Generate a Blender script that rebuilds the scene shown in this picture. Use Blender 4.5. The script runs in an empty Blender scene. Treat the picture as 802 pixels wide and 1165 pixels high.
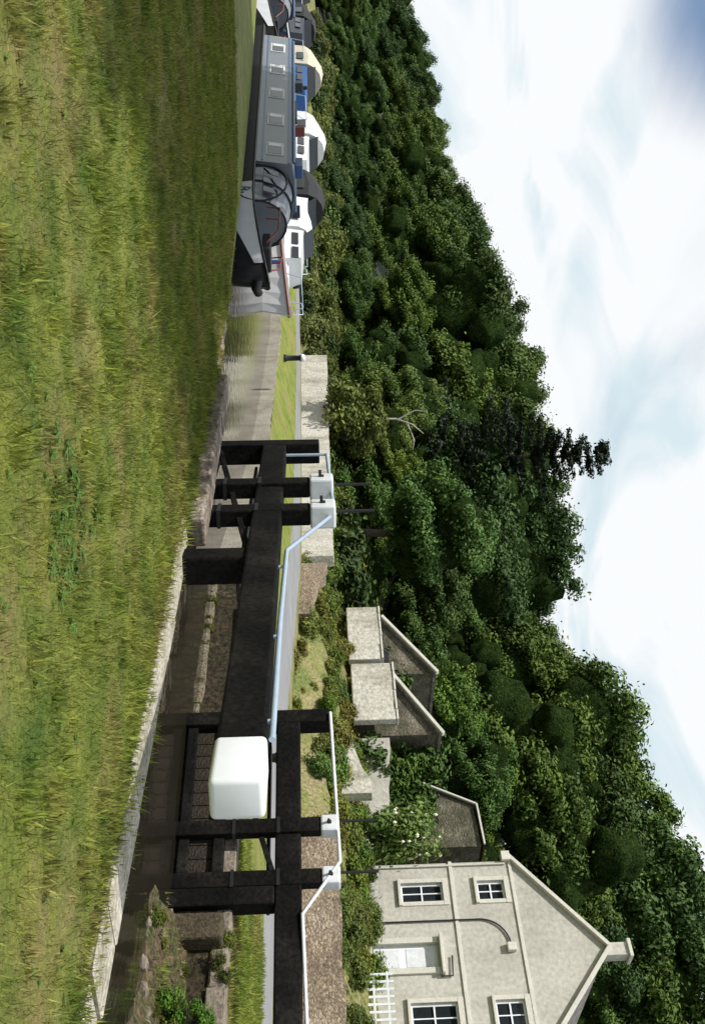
import bpy, bmesh, math, random
import numpy as np
from mathutils import Vector, Matrix
rnd=random.Random(7); rs=np.random.RandomState(11)
S=bpy.context.scene
COL=S.collection
# ------------------------------------------------------------------ helpers
def link(o,parent=None):
    COL.objects.link(o)
    if parent is not None: o.parent=parent
    return o
def group(name,loc=(0,0,0),rz=0.0):
    e=bpy.data.objects.new(name,None); e.empty_display_size=.3
    e.location=loc; e.rotation_euler=(0,0,rz); COL.objects.link(e); return e
def mesh_obj(name,verts,faces,mats,parent=None,midx=None,smooth=False):
    me=bpy.data.meshes.new(name); me.from_pydata([tuple(v) for v in verts],[],[tuple(f) for f in faces])
    for m in (mats if isinstance(mats,(list,tuple)) else [mats]): me.materials.append(m)
    if midx is not None: me.polygons.foreach_set('material_index',midx)
    if smooth: me.polygons.foreach_set('use_smooth',[True]*len(faces))
    me.update()
    return link(bpy.data.objects.new(name,me),parent)
def box(name,size,loc,mat,parent=None,rz=0.0,bev=0.0,rot=None,seg=2):
    bm=bmesh.new(); bmesh.ops.create_cube(bm,size=1.0)
    bmesh.ops.scale(bm,vec=size,verts=bm.verts)
    if bev>0: bmesh.ops.bevel(bm,geom=list(bm.edges),offset=bev,segments=seg,affect='EDGES',profile=.5)
    me=bpy.data.meshes.new(name); bm.to_mesh(me); bm.free(); me.materials.append(mat)
    o=bpy.data.objects.new(name,me); o.location=loc
    o.rotation_euler=rot if rot else (0,0,rz)
    return link(o,parent)
def beam(name,p,q,w,h,mat,parent=None,bev=0.01,seg=2):
    p=Vector(p);q=Vector(q);d=q-p;L=d.length
    bm=bmesh.new(); bmesh.ops.create_cube(bm,size=1.0); bmesh.ops.scale(bm,vec=(L,w,h),verts=bm.verts)
    if bev>0: bmesh.ops.bevel(bm,geom=list(bm.edges),offset=bev,segments=seg,affect='EDGES',profile=.5)
    me=bpy.data.meshes.new(name); bm.to_mesh(me); bm.free(); me.materials.append(mat)
    if seg>3:
        for pl in me.polygons: pl.use_smooth=True
    o=bpy.data.objects.new(name,me); 
    x=d.normalized(); up=Vector((0,0,1)); 
    if abs(x.z)>.99: up=Vector((0,1,0))
    y=up.cross(x).normalized(); z=x.cross(y)
    M=Matrix((x,y,z)).transposed().to_4x4(); M.translation=(p+q)/2
    o.matrix_world=M
    return link(o,parent)
def tube(name,pts,r,mat,parent=None,cyc=False):
    cu=bpy.data.curves.new(name,'CURVE'); cu.dimensions='3D'; cu.bevel_depth=r; cu.bevel_resolution=2; cu.use_fill_caps=True
    sp=cu.splines.new('POLY'); sp.points.add(len(pts)-1)
    for i,p in enumerate(pts): sp.points[i].co=(*p,1)
    sp.use_cyclic_u=cyc; cu.materials.append(mat)
    return link(bpy.data.objects.new(name,cu),parent)
def mat_base(name):
    m=bpy.data.materials.new(name); m.use_nodes=True; nt=m.node_tree
    b=nt.nodes['Principled BSDF']; return m,nt,b
def plain(name,c,rough=.5,metal=0.0,var=.15,scale=6.0,bump=.0,dirt=None):
    m,nt,b=mat_base(name); N=nt.nodes;L=nt.links
    tc=N.new('ShaderNodeTexCoord'); n=N.new('ShaderNodeTexNoise'); n.inputs['Scale'].default_value=scale; n.inputs['Detail'].default_value=8; n.inputs['Roughness'].default_value=.65
    L.new(tc.outputs['Object'],n.inputs['Vector'])
    r=N.new('ShaderNodeValToRGB'); r.color_ramp.elements[0].position=.3; r.color_ramp.elements[1].position=.7
    d=dirt if dirt else tuple(x*(1-var*2) for x in c)
    r.color_ramp.elements[0].color=(*d,1); r.color_ramp.elements[1].color=(*c,1)
    L.new(n.outputs['Fac'],r.inputs['Fac']); L.new(r.outputs['Color'],b.inputs['Base Color'])
    b.inputs['Roughness'].default_value=rough; b.inputs['Metallic'].default_value=metal
    if bump>0:
        bp=N.new('ShaderNodeBump'); bp.inputs['Strength'].default_value=bump; bp.inputs['Distance'].default_value=.03
        L.new(n.outputs['Fac'],bp.inputs['Height']); L.new(bp.outputs['Normal'],b.inputs['Normal'])
    return m
def multi(name,cols,scale,rough=.9,bump=.4,dist=.05,scale2=None,fine=.5,cells=0.0,mortar=(.1,.09,.07),streak=False,cfac=.6,spec=.3):
    m,nt,b=mat_base(name);N=nt.nodes;L=nt.links
    tc=N.new('ShaderNodeTexCoord')
    n=N.new('ShaderNodeTexNoise'); n.inputs['Scale'].default_value=scale; n.inputs['Detail'].default_value=6; n.inputs['Roughness'].default_value=.6
    if streak:
        mps=N.new('ShaderNodeMapping'); mps.inputs['Scale'].default_value=(1,1,.35); L.new(tc.outputs['Object'],mps.inputs['Vector']); L.new(mps.outputs['Vector'],n.inputs['Vector'])
    else: L.new(tc.outputs['Object'],n.inputs['Vector'])
    r=N.new('ShaderNodeValToRGB'); cr=r.color_ramp
    k=len(cols)
    cr.elements[0].position=.3; cr.elements[0].color=(*cols[0],1)
    cr.elements[1].position=.7; cr.elements[1].color=(*cols[-1],1)
    for i in range(1,k-1):
        e=cr.elements.new(.3+.4*i/(k-1)); e.color=(*cols[i],1)
    L.new(n.outputs['Fac'],r.inputs['Fac'])
    f=N.new('ShaderNodeTexNoise'); f.inputs['Scale'].default_value=scale2 or scale*14; f.inputs['Detail'].default_value=5
    L.new(tc.outputs['Object'],f.inputs['Vector'])
    mr=N.new('ShaderNodeMapRange'); mr.inputs['From Min'].default_value=.3; mr.inputs['From Max'].default_value=.7
    mr.inputs['To Min'].default_value=1-fine; mr.inputs['To Max'].default_value=1+fine*.6
    L.new(f.outputs['Fac'],mr.inputs['Value'])
    mx=N.new('ShaderNodeVectorMath'); mx.operation='SCALE'
    L.new(r.outputs['Color'],mx.inputs[0]); L.new(mr.outputs['Result'],mx.inputs['Scale'])
    out=mx.outputs['Vector']; hgt=f.outputs['Fac']
    if cells>0:
        mp=N.new('ShaderNodeMapping'); mp.inputs['Scale'].default_value=(1,1,2.2)
        w=N.new('ShaderNodeTexNoise'); w.inputs['Scale'].default_value=cells*.8
        L.new(tc.outputs['Object'],w.inputs['Vector'])
        va=N.new('ShaderNodeVectorMath'); va.operation='SCALE'; va.inputs['Scale'].default_value=.35/cells; L.new(w.outputs['Color'],va.inputs[0])
        vb=N.new('ShaderNodeVectorMath'); L.new(tc.outputs['Object'],vb.inputs[0]); L.new(va.outputs['Vector'],vb.inputs[1])
        L.new(vb.outputs['Vector'],mp.inputs['Vector'])
        v=N.new('ShaderNodeTexVoronoi'); v.feature='DISTANCE_TO_EDGE'; v.inputs['Scale'].default_value=cells; L.new(mp.outputs['Vector'],v.inputs['Vector'])
        vc=N.new('ShaderNodeTexVoronoi'); vc.inputs['Scale'].default_value=cells; L.new(mp.outputs['Vector'],vc.inputs['Vector'])
        hs=N.new('ShaderNodeSeparateColor'); L.new(vc.outputs['Color'],hs.inputs[0])
        m4=N.new('ShaderNodeMapRange'); m4.inputs['To Min'].default_value=.72; m4.inputs['To Max'].default_value=1.2; L.new(hs.outputs[0],m4.inputs['Value'])
        s4=N.new('ShaderNodeVectorMath'); s4.operation='SCALE'; L.new(out,s4.inputs[0]); L.new(m4.outputs['Result'],s4.inputs['Scale']); out=s4.outputs['Vector']
        m2=N.new('ShaderNodeMapRange'); m2.inputs['From Max'].default_value=.10; m2.inputs['To Min'].default_value=1-cfac
        L.new(v.outputs['Distance'],m2.inputs['Value'])
        mm=N.new('ShaderNodeMix'); mm.data_type='RGBA'; mm.inputs[6].default_value=(*mortar,1)
        L.new(m2.outputs['Result'],mm.inputs[0]); L.new(out,mm.inputs[7]); out=mm.outputs[2]
        ad=N.new('ShaderNodeMath'); ad.operation='ADD'; L.new(m2.outputs['Result'],ad.inputs[0]); L.new(f.outputs['Fac'],ad.inputs[1]); hgt=ad.outputs[0]
    L.new(out,b.inputs['Base Color']); b.inputs['Roughness'].default_value=rough; b.inputs['Specular IOR Level'].default_value=spec
    bp=N.new('ShaderNodeBump'); bp.inputs['Strength'].default_value=bump; bp.inputs['Distance'].default_value=dist
    L.new(hgt,bp.inputs['Height']); L.new(bp.outputs['Normal'],b.inputs['Normal'])
    return m
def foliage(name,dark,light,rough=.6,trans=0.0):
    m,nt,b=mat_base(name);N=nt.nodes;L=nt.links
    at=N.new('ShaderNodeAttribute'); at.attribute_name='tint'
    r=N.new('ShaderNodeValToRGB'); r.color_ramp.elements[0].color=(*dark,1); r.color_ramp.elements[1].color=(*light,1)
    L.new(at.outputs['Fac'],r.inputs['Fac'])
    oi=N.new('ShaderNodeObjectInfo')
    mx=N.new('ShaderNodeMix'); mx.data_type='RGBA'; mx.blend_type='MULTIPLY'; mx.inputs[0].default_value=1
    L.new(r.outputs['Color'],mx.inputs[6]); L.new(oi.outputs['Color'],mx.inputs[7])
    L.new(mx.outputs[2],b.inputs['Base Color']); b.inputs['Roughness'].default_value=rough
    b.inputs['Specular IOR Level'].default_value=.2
    if trans>0:
        t=N.new('ShaderNodeBsdfTranslucent'); L.new(mx.outputs[2],t.inputs['Color'])
        ms=N.new('ShaderNodeMixShader'); ms.inputs[0].default_value=trans
        L.new(b.outputs[0],ms.inputs[1]); L.new(t.outputs[0],ms.inputs[2]); L.new(ms.outputs[0],nt.nodes['Material Output'].inputs['Surface'])
    return m
# ------------------------------------------------------------------ materials
def grass_mat(name,blades=False):
    m,nt,b=mat_base(name);N=nt.nodes;L=nt.links
    g=N.new('ShaderNodeNewGeometry')
    def noise(sc,det=5,ro=.6):
        n=N.new('ShaderNodeTexNoise'); n.inputs['Scale'].default_value=sc; n.inputs['Detail'].default_value=det; n.inputs['Roughness'].default_value=ro
        L.new(g.outputs['Position'],n.inputs['Vector']); return n
    def ramp(n,a,ca,c,cb):
        r=N.new('ShaderNodeValToRGB'); r.color_ramp.elements[0].position=a; r.color_ramp.elements[0].color=(*ca,1)
        r.color_ramp.elements[1].position=c; r.color_ramp.elements[1].color=(*cb,1); L.new(n.outputs['Fac'],r.inputs['Fac']); return r
    n1=noise(1.3,7,.75); n2=noise(.55,7,.75); n3=noise(5.5,6,.7)
    r1=ramp(n1,.36,(.085,.145,.020),.60,(.25,.275,.050))
    br=ramp(n3,.38,(.32,.235,.115),.62,(.25,.235,.065))
    mk=N.new('ShaderNodeMapRange'); mk.inputs['From Min'].default_value=.48; mk.inputs['From Max'].default_value=.64; mk.inputs['To Max'].default_value=.85; L.new(n2.outputs['Fac'],mk.inputs['Value'])
    mx=N.new('ShaderNodeMix'); mx.data_type='RGBA'; L.new(mk.outputs['Result'],mx.inputs[0]); L.new(r1.outputs['Color'],mx.inputs[6]); L.new(br.outputs['Color'],mx.inputs[7])
    mr=N.new('ShaderNodeMapRange'); mr.inputs['From Min'].default_value=.3; mr.inputs['From Max'].default_value=.7
    mr.inputs['To Min'].default_value=.45; mr.inputs['To Max'].default_value=1.35
    nf=noise(9 if blades else 22,7,.75); L.new(nf.outputs['Fac'],mr.inputs['Value'])
    out=mx.outputs[2]
    sc=N.new('ShaderNodeVectorMath'); sc.operation='SCALE'; L.new(out,sc.inputs[0]); L.new(mr.outputs['Result'],sc.inputs['Scale']); out=sc.outputs['Vector']
    if blades:
        at=N.new('ShaderNodeAttribute'); at.attribute_name='tint'
        m3=N.new('ShaderNodeMapRange'); m3.inputs['To Min'].default_value=.6; m3.inputs['To Max'].default_value=1.7; L.new(at.outputs['Fac'],m3.inputs['Value'])
        s2=N.new('ShaderNodeVectorMath'); s2.operation='SCALE'; L.new(out,s2.inputs[0]); L.new(m3.outputs['Result'],s2.inputs['Scale']); out=s2.outputs['Vector']
    L.new(out,b.inputs['Base Color']); b.inputs['Roughness'].default_value=.7; b.inputs['Specular IOR Level'].default_value=.2
    if blades:
        t=N.new('ShaderNodeBsdfTranslucent'); L.new(out,t.inputs['Color']); ms=N.new('ShaderNodeMixShader'); ms.inputs[0].default_value=.35
        L.new(b.outputs[0],ms.inputs[1]); L.new(t.outputs[0],ms.inputs[2]); L.new(ms.outputs[0],N['Material Output'].inputs['Surface'])
    else:
        bp=N.new('ShaderNodeBump'); bp.inputs['Strength'].default_value=.8; bp.inputs['Distance'].default_value=.06
        L.new(nf.outputs['Fac'],bp.inputs['Height']); L.new(bp.outputs['Normal'],b.inputs['Normal'])
    return m
M_GRASS=grass_mat('grass_ground'); M_BLADE=grass_mat('grass_blades',True)
M_LOCKWALL=multi('lock_wall_stone',[(.020,.016,.010),(.050,.036,.020),(.028,.026,.012),(.10,.08,.05)],2.2,bump=.8,dist=.08,scale2=11,fine=.75,streak=True)
M_SILT=multi('silt_bank',[(.05,.035,.02),(.12,.085,.05),(.07,.075,.025),(.26,.22,.15)],2.6,bump=1.0,dist=.12,scale2=14,fine=.8)
M_COPING=multi('coping_stone',[(.24,.22,.16),(.42,.39,.32),(.54,.50,.43)],1.6,bump=.6,fine=.5)
M_CONC=multi('old_concrete',[(.13,.105,.08),(.21,.175,.14),(.30,.26,.21)],1.2,bump=.5,fine=.45)
M_KERB=multi('weathered_timber_kerb',[(.13,.10,.075),(.24,.20,.165),(.36,.32,.27)],1.8,bump=.8,fine=.6,scale2=16)
M_DARKCONC=multi('mossy_concrete',[(.05,.04,.025),(.08,.065,.04),(.13,.10,.075)],1.6,bump=.6,fine=.5)
M_PATH=multi('asphalt_path',[(.20,.205,.215),(.27,.27,.28)],.8,bump=.2,fine=.2,scale2=40)
M_EARTH=multi('rough_bank',[(.09,.13,.03),(.20,.20,.07),(.28,.23,.14)],.8,bump=.6,fine=.5)
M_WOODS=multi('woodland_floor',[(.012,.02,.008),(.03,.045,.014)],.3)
M_PALEWALL=multi('pale_render_wall',[(.28,.265,.215),(.48,.46,.40),(.56,.54,.49)],1.1,bump=.6,fine=.35,scale2=9,streak=True)
M_TANWALL=multi('rubble_wall',[(.20,.15,.11),(.30,.235,.17),(.38,.31,.24)],.9,bump=.8,fine=.5,cells=6,mortar=(.16,.13,.10),cfac=.5)
M_STONE=multi('limestone_walling',[(.345,.335,.295),(.43,.415,.37),(.48,.465,.42)],.8,bump=.25,fine=.2,scale2=7,streak=True)
M_TRIM=multi('dressed_stone',[(.49,.475,.425),(.58,.565,.51)],1.5,bump=.2,fine=.15)
M_SLATE=multi('stone_slate_roof',[(.11,.11,.10),(.20,.19,.17),(.26,.25,.21)],2.0,bump=.7,fine=.4,cells=3.5,mortar=(.05,.05,.05))
M_DARKWALL=multi('weathered_shaded_wall',[(.05,.06,.03),(.12,.11,.08),(.25,.23,.18)],1.1,bump=.7,fine=.6,cells=4,mortar=(.08,.07,.05))  # weathered outbuilding gables; on the annex its dark tone also paints in shade
M_BLACK=multi('black_painted_timber',[(.004,.004,.0045),(.008,.0078,.0075),(.020,.0185,.016)],1.6,rough=.8,bump=.15,fine=.6,scale2=18,spec=.08)
M_OLDTIMBER=multi('wet_timber',[(.012,.010,.007),(.035,.026,.016)],2.2,rough=.6,bump=.5)
M_WHITE=plain('white_paint',(.76,.79,.84),.5,var=.04,scale=3,bump=.05)
M_WHITE2=plain('weathered_white_paint',(.72,.75,.79),.5,var=.08,scale=5,dirt=(.52,.54,.56))
M_GALV=plain('blue_grey_rail_paint',(.36,.46,.58),.4,.1,var=.1)
M_IRON=plain('dark_iron',(.03,.03,.032),.5,.5)
M_GLASS=plain('dark_glass',(.02,.025,.03),.08,var=.2)
M_BGREY=plain('boat_grey_paint',(.16,.18,.215),.3,var=.12,scale=1.2)
M_BBLUE=plain('boat_blue_paint',(.04,.10,.24),.35,var=.1)
M_BROOF=plain('boat_roof_paint',(.13,.18,.26),.5,var=.15,scale=2)
M_BHULL=plain('boat_black_hull',(.010,.010,.013),.5,var=.2)
M_RED=plain('red_paint',(.20,.035,.03),.5,var=.1)
M_GREENB=plain('dark_boat_paint',(.02,.028,.04),.4,var=.1)
M_GRP=plain('white_gelcoat',(.74,.75,.76),.25,var=.08,scale=1.5)
M_CREAM=plain('cream_canvas',(.55,.50,.40),.8,var=.08)
M_BCANVAS=plain('blue_canvas',(.03,.11,.30),.8,var=.15)
M_KCANVAS=plain('black_canvas',(.015,.016,.02),.8,var=.2)
M_BARK=multi('bark',[(.05,.04,.03),(.11,.09,.07)],4,bump=.6)
M_DEAD=plain('dead_wood',(.45,.42,.37),.8,var=.15)
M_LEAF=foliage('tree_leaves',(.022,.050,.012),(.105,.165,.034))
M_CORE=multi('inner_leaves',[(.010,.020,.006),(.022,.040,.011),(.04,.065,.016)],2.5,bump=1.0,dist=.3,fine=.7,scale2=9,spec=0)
M_SHRUB=foliage('shrub_leaves',(.07,.11,.025),(.28,.31,.09),trans=.2)
M_CONIFER=foliage('conifer_needles',(.008,.018,.010),(.03,.05,.022))
M_WEED=foliage('weed_leaves',(.06,.13,.02),(.15,.25,.05),trans=.2)
M_FLOWER=plain('cream_flowers',(.7,.68,.55),.7,var=.05)
M_WATER,nt,b=mat_base('canal_water'); N=nt.nodes;L=nt.links
b.inputs['Base Color'].default_value=(.016,.014,.009,1); b.inputs['Roughness'].default_value=.05; b.inputs['IOR'].default_value=1.33
g=N.new('ShaderNodeNewGeometry'); mp=N.new('ShaderNodeMapping'); mp.inputs['Rotation'].default_value=(0,0,math.radians(30)); mp.inputs['Scale'].default_value=(1.0,.55,1)
L.new(g.outputs['Position'],mp.inputs['Vector'])
n=N.new('ShaderNodeTexNoise'); n.inputs['Scale'].default_value=3.2; n.inputs['Detail'].default_value=5; L.new(mp.outputs['Vector'],n.inputs['Vector'])
bp=N.new('ShaderNodeBump'); bp.inputs['Strength'].default_value=.40; bp.inputs['Distance'].default_value=.03
L.new(n.outputs['Fac'],bp.inputs['Height']); L.new(bp.outputs['Normal'],b.inputs['Normal'])

# ------------------------------------------------------------------ canal frame
D=np.array([-.493,.870]); NN=np.array([.870,.493])
def P(n,d): 
    v=D*d+NN*n; return (float(v[0]),float(v[1]))
def dn(x,y): return (x*D[0]+y*D[1], x*NN[0]+y*NN[1])
near=[P(6.6,-300),P(6.6,-60),P(6.6,-10),P(6.6,12),(-4.75,21.3),(-9,26.6),(-13.7,32),(-19.4,37.7),(-32,50),(-60,75),(-300,290)]
far=[P(12,-300),P(12,-60),P(12,-10),P(12,12),P(12.1,19.5),(-2.2,36),(-5.8,46),(-10.5,58),(-25,75),(-60,105),(-300,330)]
o1=[P(17,-300),P(17,-60),P(17,-10),P(17,12),P(17,19.5)]+[tuple(np.array(p)+NN*2.8) for p in far[5:]]
o2=[P(20.6,-300),P(20.6,-60),P(20.6,-10),P(20.6,12),P(20.6,19.5)]+[tuple(np.array(p)+NN*5.2) for p in far[5:]]
ww=[P(22.2,-300),P(22.2,-60),P(22.2,-10),P(22.2,12),P(22.2,19.5)]+[tuple(np.array(p)+NN*6.2) for p in far[5:]]
segs=[6,14,40,50,26,30,20,16,14,14,]
def resamp(pl):
    out=[]
    for i in range(len(pl)-1):
        a=np.array(pl[i]);b_=np.array(pl[i+1])
        for k in range(segs[i]): out.append(a+(b_-a)*k/segs[i])
    out.append(np.array(pl[-1])); return np.array(out)
E=resamp(near);F=resamp(far);O1=resamp(o1);O2=resamp(o2);W=resamp(ww)
K=len(E)
wd=W@D; wn=W@NN; order=np.argsort(wd); wd_s=wd[order]; wn_s=wn[order]
HT=[0,.7,6,14,40,90,300]; HZ=[.55,1.9,3.3,4.2,13,27,60]
def hill(x,y):
    d,n=dn(x,y); t=n-np.interp(d,wd_s,wn_s)
    if t<0: return .5
    return float(np.interp(t,HT,HZ))
jit=lambda a: (rs.rand(K)-.5)*a
z0=np.zeros(K); c4=sum(segs[:4]); c5=sum(segs[:5])
farz=np.interp(np.arange(K),[0,c4,c5,K],[.3,.3,.15,.0])
up_=lambda a,b_: np.interp(np.arange(K),[0,c4,c5,K],[a,a,b_,b_])
rails=[(E-NN*400,z0,0),(E-NN*60,z0,0),(E-NN*14,z0,0),(E-NN*6,z0,0),(E-NN*.9,z0,0),(E,z0-.012,1),(E+NN*.02,z0-2.6,1),(F-NN*.02,z0-2.6,1),(F,farz-.012,0),
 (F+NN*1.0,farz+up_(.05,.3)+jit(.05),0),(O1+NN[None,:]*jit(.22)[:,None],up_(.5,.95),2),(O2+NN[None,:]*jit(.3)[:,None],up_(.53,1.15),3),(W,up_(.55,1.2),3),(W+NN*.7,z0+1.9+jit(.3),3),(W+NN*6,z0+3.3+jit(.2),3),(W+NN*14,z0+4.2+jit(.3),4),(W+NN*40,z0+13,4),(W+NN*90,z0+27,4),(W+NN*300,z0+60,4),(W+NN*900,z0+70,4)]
V=[];Fc=[];mi=[]
for xy,z,m in rails:
    for k in range(K): V.append((xy[k][0],xy[k][1],z[k]))
for r in range(len(rails)-1):
    for k in range(K-1):
        a=r*K+k; Fc.append((a,a+K,a+K+1,a+1)); mi.append(rails[r][2])
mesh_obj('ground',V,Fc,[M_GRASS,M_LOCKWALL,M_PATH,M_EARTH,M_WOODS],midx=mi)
V=[];Fc=[]
for k in range(K): V.append((*(E[k]+NN*.01),-.52))
for k in range(K): V.append((*(F[k]-NN*.01),-.52))
for k in range(K-1): Fc.append((k,k+K,k+K+1,k+1))
mesh_obj('canal_water',V,Fc,M_WATER)
V=[];Fc=[];nd,nn_=90,12
for i in range(nd):
    d=-6+15.0*i/(nd-1)
    for j in range(nn_):
        t=j/(nn_-1); w=1.9+.35*math.sin(d*1.3)+.2*math.sin(d*3.1)
        x,y=P(12.0-w*(1-t),d)
        z=-.62+.42*t**.8+.10*math.sin(d*2.3+j*.9)*t*(1-t)*2+rnd.uniform(-.035,.035)
        V.append((x,y,z))
for i in range(nd-1):
    for j in range(nn_-1):
        a=i*nn_+j; Fc.append((a,a+nn_,a+nn_+1,a+1))
mesh_obj('silt_bank',V,Fc,M_SILT)

def stones(name,line_n,width,d0,d1,z,h,mat,step=(.5,.95)):
    g=group(name); bm=bmesh.new(); d=d0
    while d<d1:
        L_=rnd.uniform(*step); L_=min(L_,d1-d)
        if L_<.1: break
        c=P(line_n+rnd.uniform(-.03,.03),d+L_/2)
        ret=bmesh.ops.create_cube(bm,size=1.0); vs=ret['verts']
        hh=h*rnd.uniform(.85,1.15); w_=width*rnd.uniform(.80,1.14)
        bmesh.ops.scale(bm,vec=(L_-.015,w_,hh),verts=vs)
        es=list({e for v in vs for e in v.link_edges})
        r=bmesh.ops.bevel(bm,geom=es,offset=.03,segments=2,affect='EDGES',profile=.5)
        vs=list({v for f in r['faces'] for v in f.verts}|{v for v in vs if v.is_valid})
        for v in vs: v.co+=Vector((rnd.uniform(-.010,.010),rnd.uniform(-.012,.012),rnd.uniform(-.006,.006)))
        bmesh.ops.rotate(bm,cent=(0,0,0),matrix=Matrix.Rotation(math.atan2(D[1],D[0])+rnd.uniform(-.03,.03),3,'Z'),verts=vs)
        bmesh.ops.translate(bm,vec=(c[0],c[1],z-hh/2+h*0.5+rnd.uniform(-.015,.015)),verts=vs)
        d+=L_
    me=bpy.data.meshes.new('stones'); bm.to_mesh(me); bm.free(); me.materials.append(mat)
    link(bpy.data.objects.new('stones',me),g)
stones('lock_side_coping',6.36,.56,-8,10.9,-.055,.22,M_COPING)
stones('lock_side_coping',12.20,.50,-8,19.3,.24,.24,M_CONC)
stones('canal_bank_edging',6.55,.3,15.9,20.5,-.09,.2,M_CONC)
kerb=group('concrete_kerb')
for i in range(3):
    a=P(6.5-.01*i,11.0+i*1.64);b2=P(6.49-.01*i,11.0+(i+1)*1.64-.02)
    beam('kerb_block',(*a,.11+rnd.uniform(-.012,.012)),(*b2,.11+rnd.uniform(-.012,.012)),.42,.30,M_KERB,kerb,.035)
def strip_wall(name,pts,w,z0_,z1_,mat,parent,wob=.03):
    V=[];Fc=[];pl=[]
    for i in range(len(pts)-1):
        a=np.array(pts[i]);b_=np.array(pts[i+1]); k=max(1,int(np.linalg.norm(b_-a)/.45))
        for j in range(k): pl.append(a+(b_-a)*j/k)
    pl.append(np.array(pts[-1])); n=len(pl)
    z1l=z1_ if hasattr(z1_,'__len__') else (z1_,z1_)
    for i,p in enumerate(pl):
        t=pl[min(i+1,n-1)]-pl[max(i-1,0)]; t=t/np.linalg.norm(t); nn=np.array([t[1],-t[0]])
        zt=z1l[0]+(z1l[1]-z1l[0])*i/(n-1)+rnd.uniform(-wob,wob)
        for s,z in ((-w/2,z0_),(-w/2,zt),(w/2,zt+rnd.uniform(-.01,.01)),(w/2,z0_)):
            q=p+nn*s; V.append((q[0],q[1],z))
    for i in range(n-1):
        a=i*4;b_=a+4
        for j in range(3): Fc.append((a+j,b_+j,b_+j+1,a+j+1))
    Fc.append((0,1,2,3)); Fc.append(((n-1)*4+3,(n-1)*4+2,(n-1)*4+1,(n-1)*4))
    return mesh_obj('wall_run' if parent else name,V,Fc,mat,parent)
M_EDGE=multi('pale_bank_edging',[(.22,.20,.16),(.38,.36,.30)],1.2,bump=.4,fine=.3)
M_LEDGE=multi('silted_ledge',[(.10,.08,.05),(.20,.17,.12),(.28,.25,.19)],1.5,bump=.6,fine=.6)
strip_wall('bank_edging',[P(12.3,19.6)]+[tuple(np.array(p)+NN*.12) for p in [(-2.2,36),(-5.8,46),(-10.5,58),(-25,75),(-60,105)]],.35,-1.2,.10,M_EDGE,None,.03)
def wl(d,off=0): return P(np.interp(d,wd_s,wn_s)+off,d)
strip_wall('rendered_retaining_wall',[wl(d,.15) for d in (36,40,46,52,58,64)],.5,.3,(2.55,2.95),M_PALEWALL,None,.03)
strip_wall('rubble_retaining_wall',[wl(d,.15) for d in (-30,-10,0,10,20.5)],.5,.3,(2.15,2.2),M_TANWALL,None,.06)
strip_wall('ruined_stone_wall',[wl(d,-.2) for d in (30.5,32,34.5)],.5,.3,(1.5,2.2),M_TANWALL,None,.16)

# ------------------------------------------------------------------ leaves
def leafmesh(name,centers,radii,counts,size,mats,out=.6,extra=None,squash=1.0,up=.3,seed=0,pw=.30,rj=.30):
    r=np.random.RandomState(seed)
    C=np.repeat(np.array(centers),counts,axis=0); R=np.repeat(np.array(radii),counts)
    ct=np.repeat(r.rand(len(centers)),counts)
    n=len(C)
    dv=r.normal(size=(n,3)); dv[:,2]+=.25; dv/=np.linalg.norm(dv,axis=1)[:,None]
    rad=R*(r.rand(n)**pw)*(1+.35*np.clip(r.normal(size=n),0,2.2)*(r.rand(n)<.35))
    pos=C+dv*rad[:,None]*np.array([1,1,squash])
    nrm=dv*out+r.normal(size=(n,3))*rj+np.array([0,0,up]); nrm/=np.linalg.norm(nrm,axis=1)[:,None]
    t=np.cross(nrm,r.normal(size=(n,3))); t/=np.linalg.norm(t,axis=1)[:,None]; bt=np.cross(nrm,t)
    s=size*(.55+.9*r.rand(n))[:,None]
    v=np.stack([pos-t*s,pos-bt*s*.5+nrm*s*.12,pos+t*s,pos+bt*s*.5+nrm*s*.12],1).reshape(-1,3)
    f=np.arange(4*n).reshape(-1,4)
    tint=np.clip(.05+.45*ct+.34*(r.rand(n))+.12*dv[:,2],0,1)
    ev,ef,em=extra if extra else ([],[],[])
    nv=len(v)
    me=bpy.data.meshes.new(name)
    allv=np.concatenate([v,np.array(ev).reshape(-1,3)]) if len(ev) else v
    me.from_pydata(allv.tolist(),[],f.tolist()+[[i+nv for i in q] for q in ef])
    for m in mats: me.materials.append(m)
    me.polygons.foreach_set('material_index',[0]*n+list(em))
    me.polygons.foreach_set('use_smooth',[False]*n+[True]*len(ef))
    a=me.attributes.new('tint','FLOAT','FACE'); a.data.foreach_set('value',np.concatenate([tint,np.full(len(ef),.4)]))
    me.update(); return me
def limb(pts,rads,sides=7):
    V=[];Fc=[];pts=[Vector(p) for p in pts]
    for i,p in enumerate(pts):
        t=(pts[min(i+1,len(pts)-1)]-pts[max(i-1,0)]).normalized()
        x=t.cross(Vector((.3,.9,.1))).normalized(); y=t.cross(x)
        for s in range(sides):
            a=2*math.pi*s/sides; q=p+(x*math.cos(a)+y*math.sin(a))*rads[i]; V.append(tuple(q))
    for i in range(len(pts)-1):
        for s in range(sides): Fc.append((i*sides+s,i*sides+(s+1)%sides,(i+1)*sides+(s+1)%sides,(i+1)*sides+s))
    return V,Fc
def addg(acc,V,Fc,m):
    o=len(acc[0]); acc[0].extend(V); acc[1].extend([[i+o for i in f] for f in Fc]); acc[2].extend([m]*len(Fc))
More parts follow.
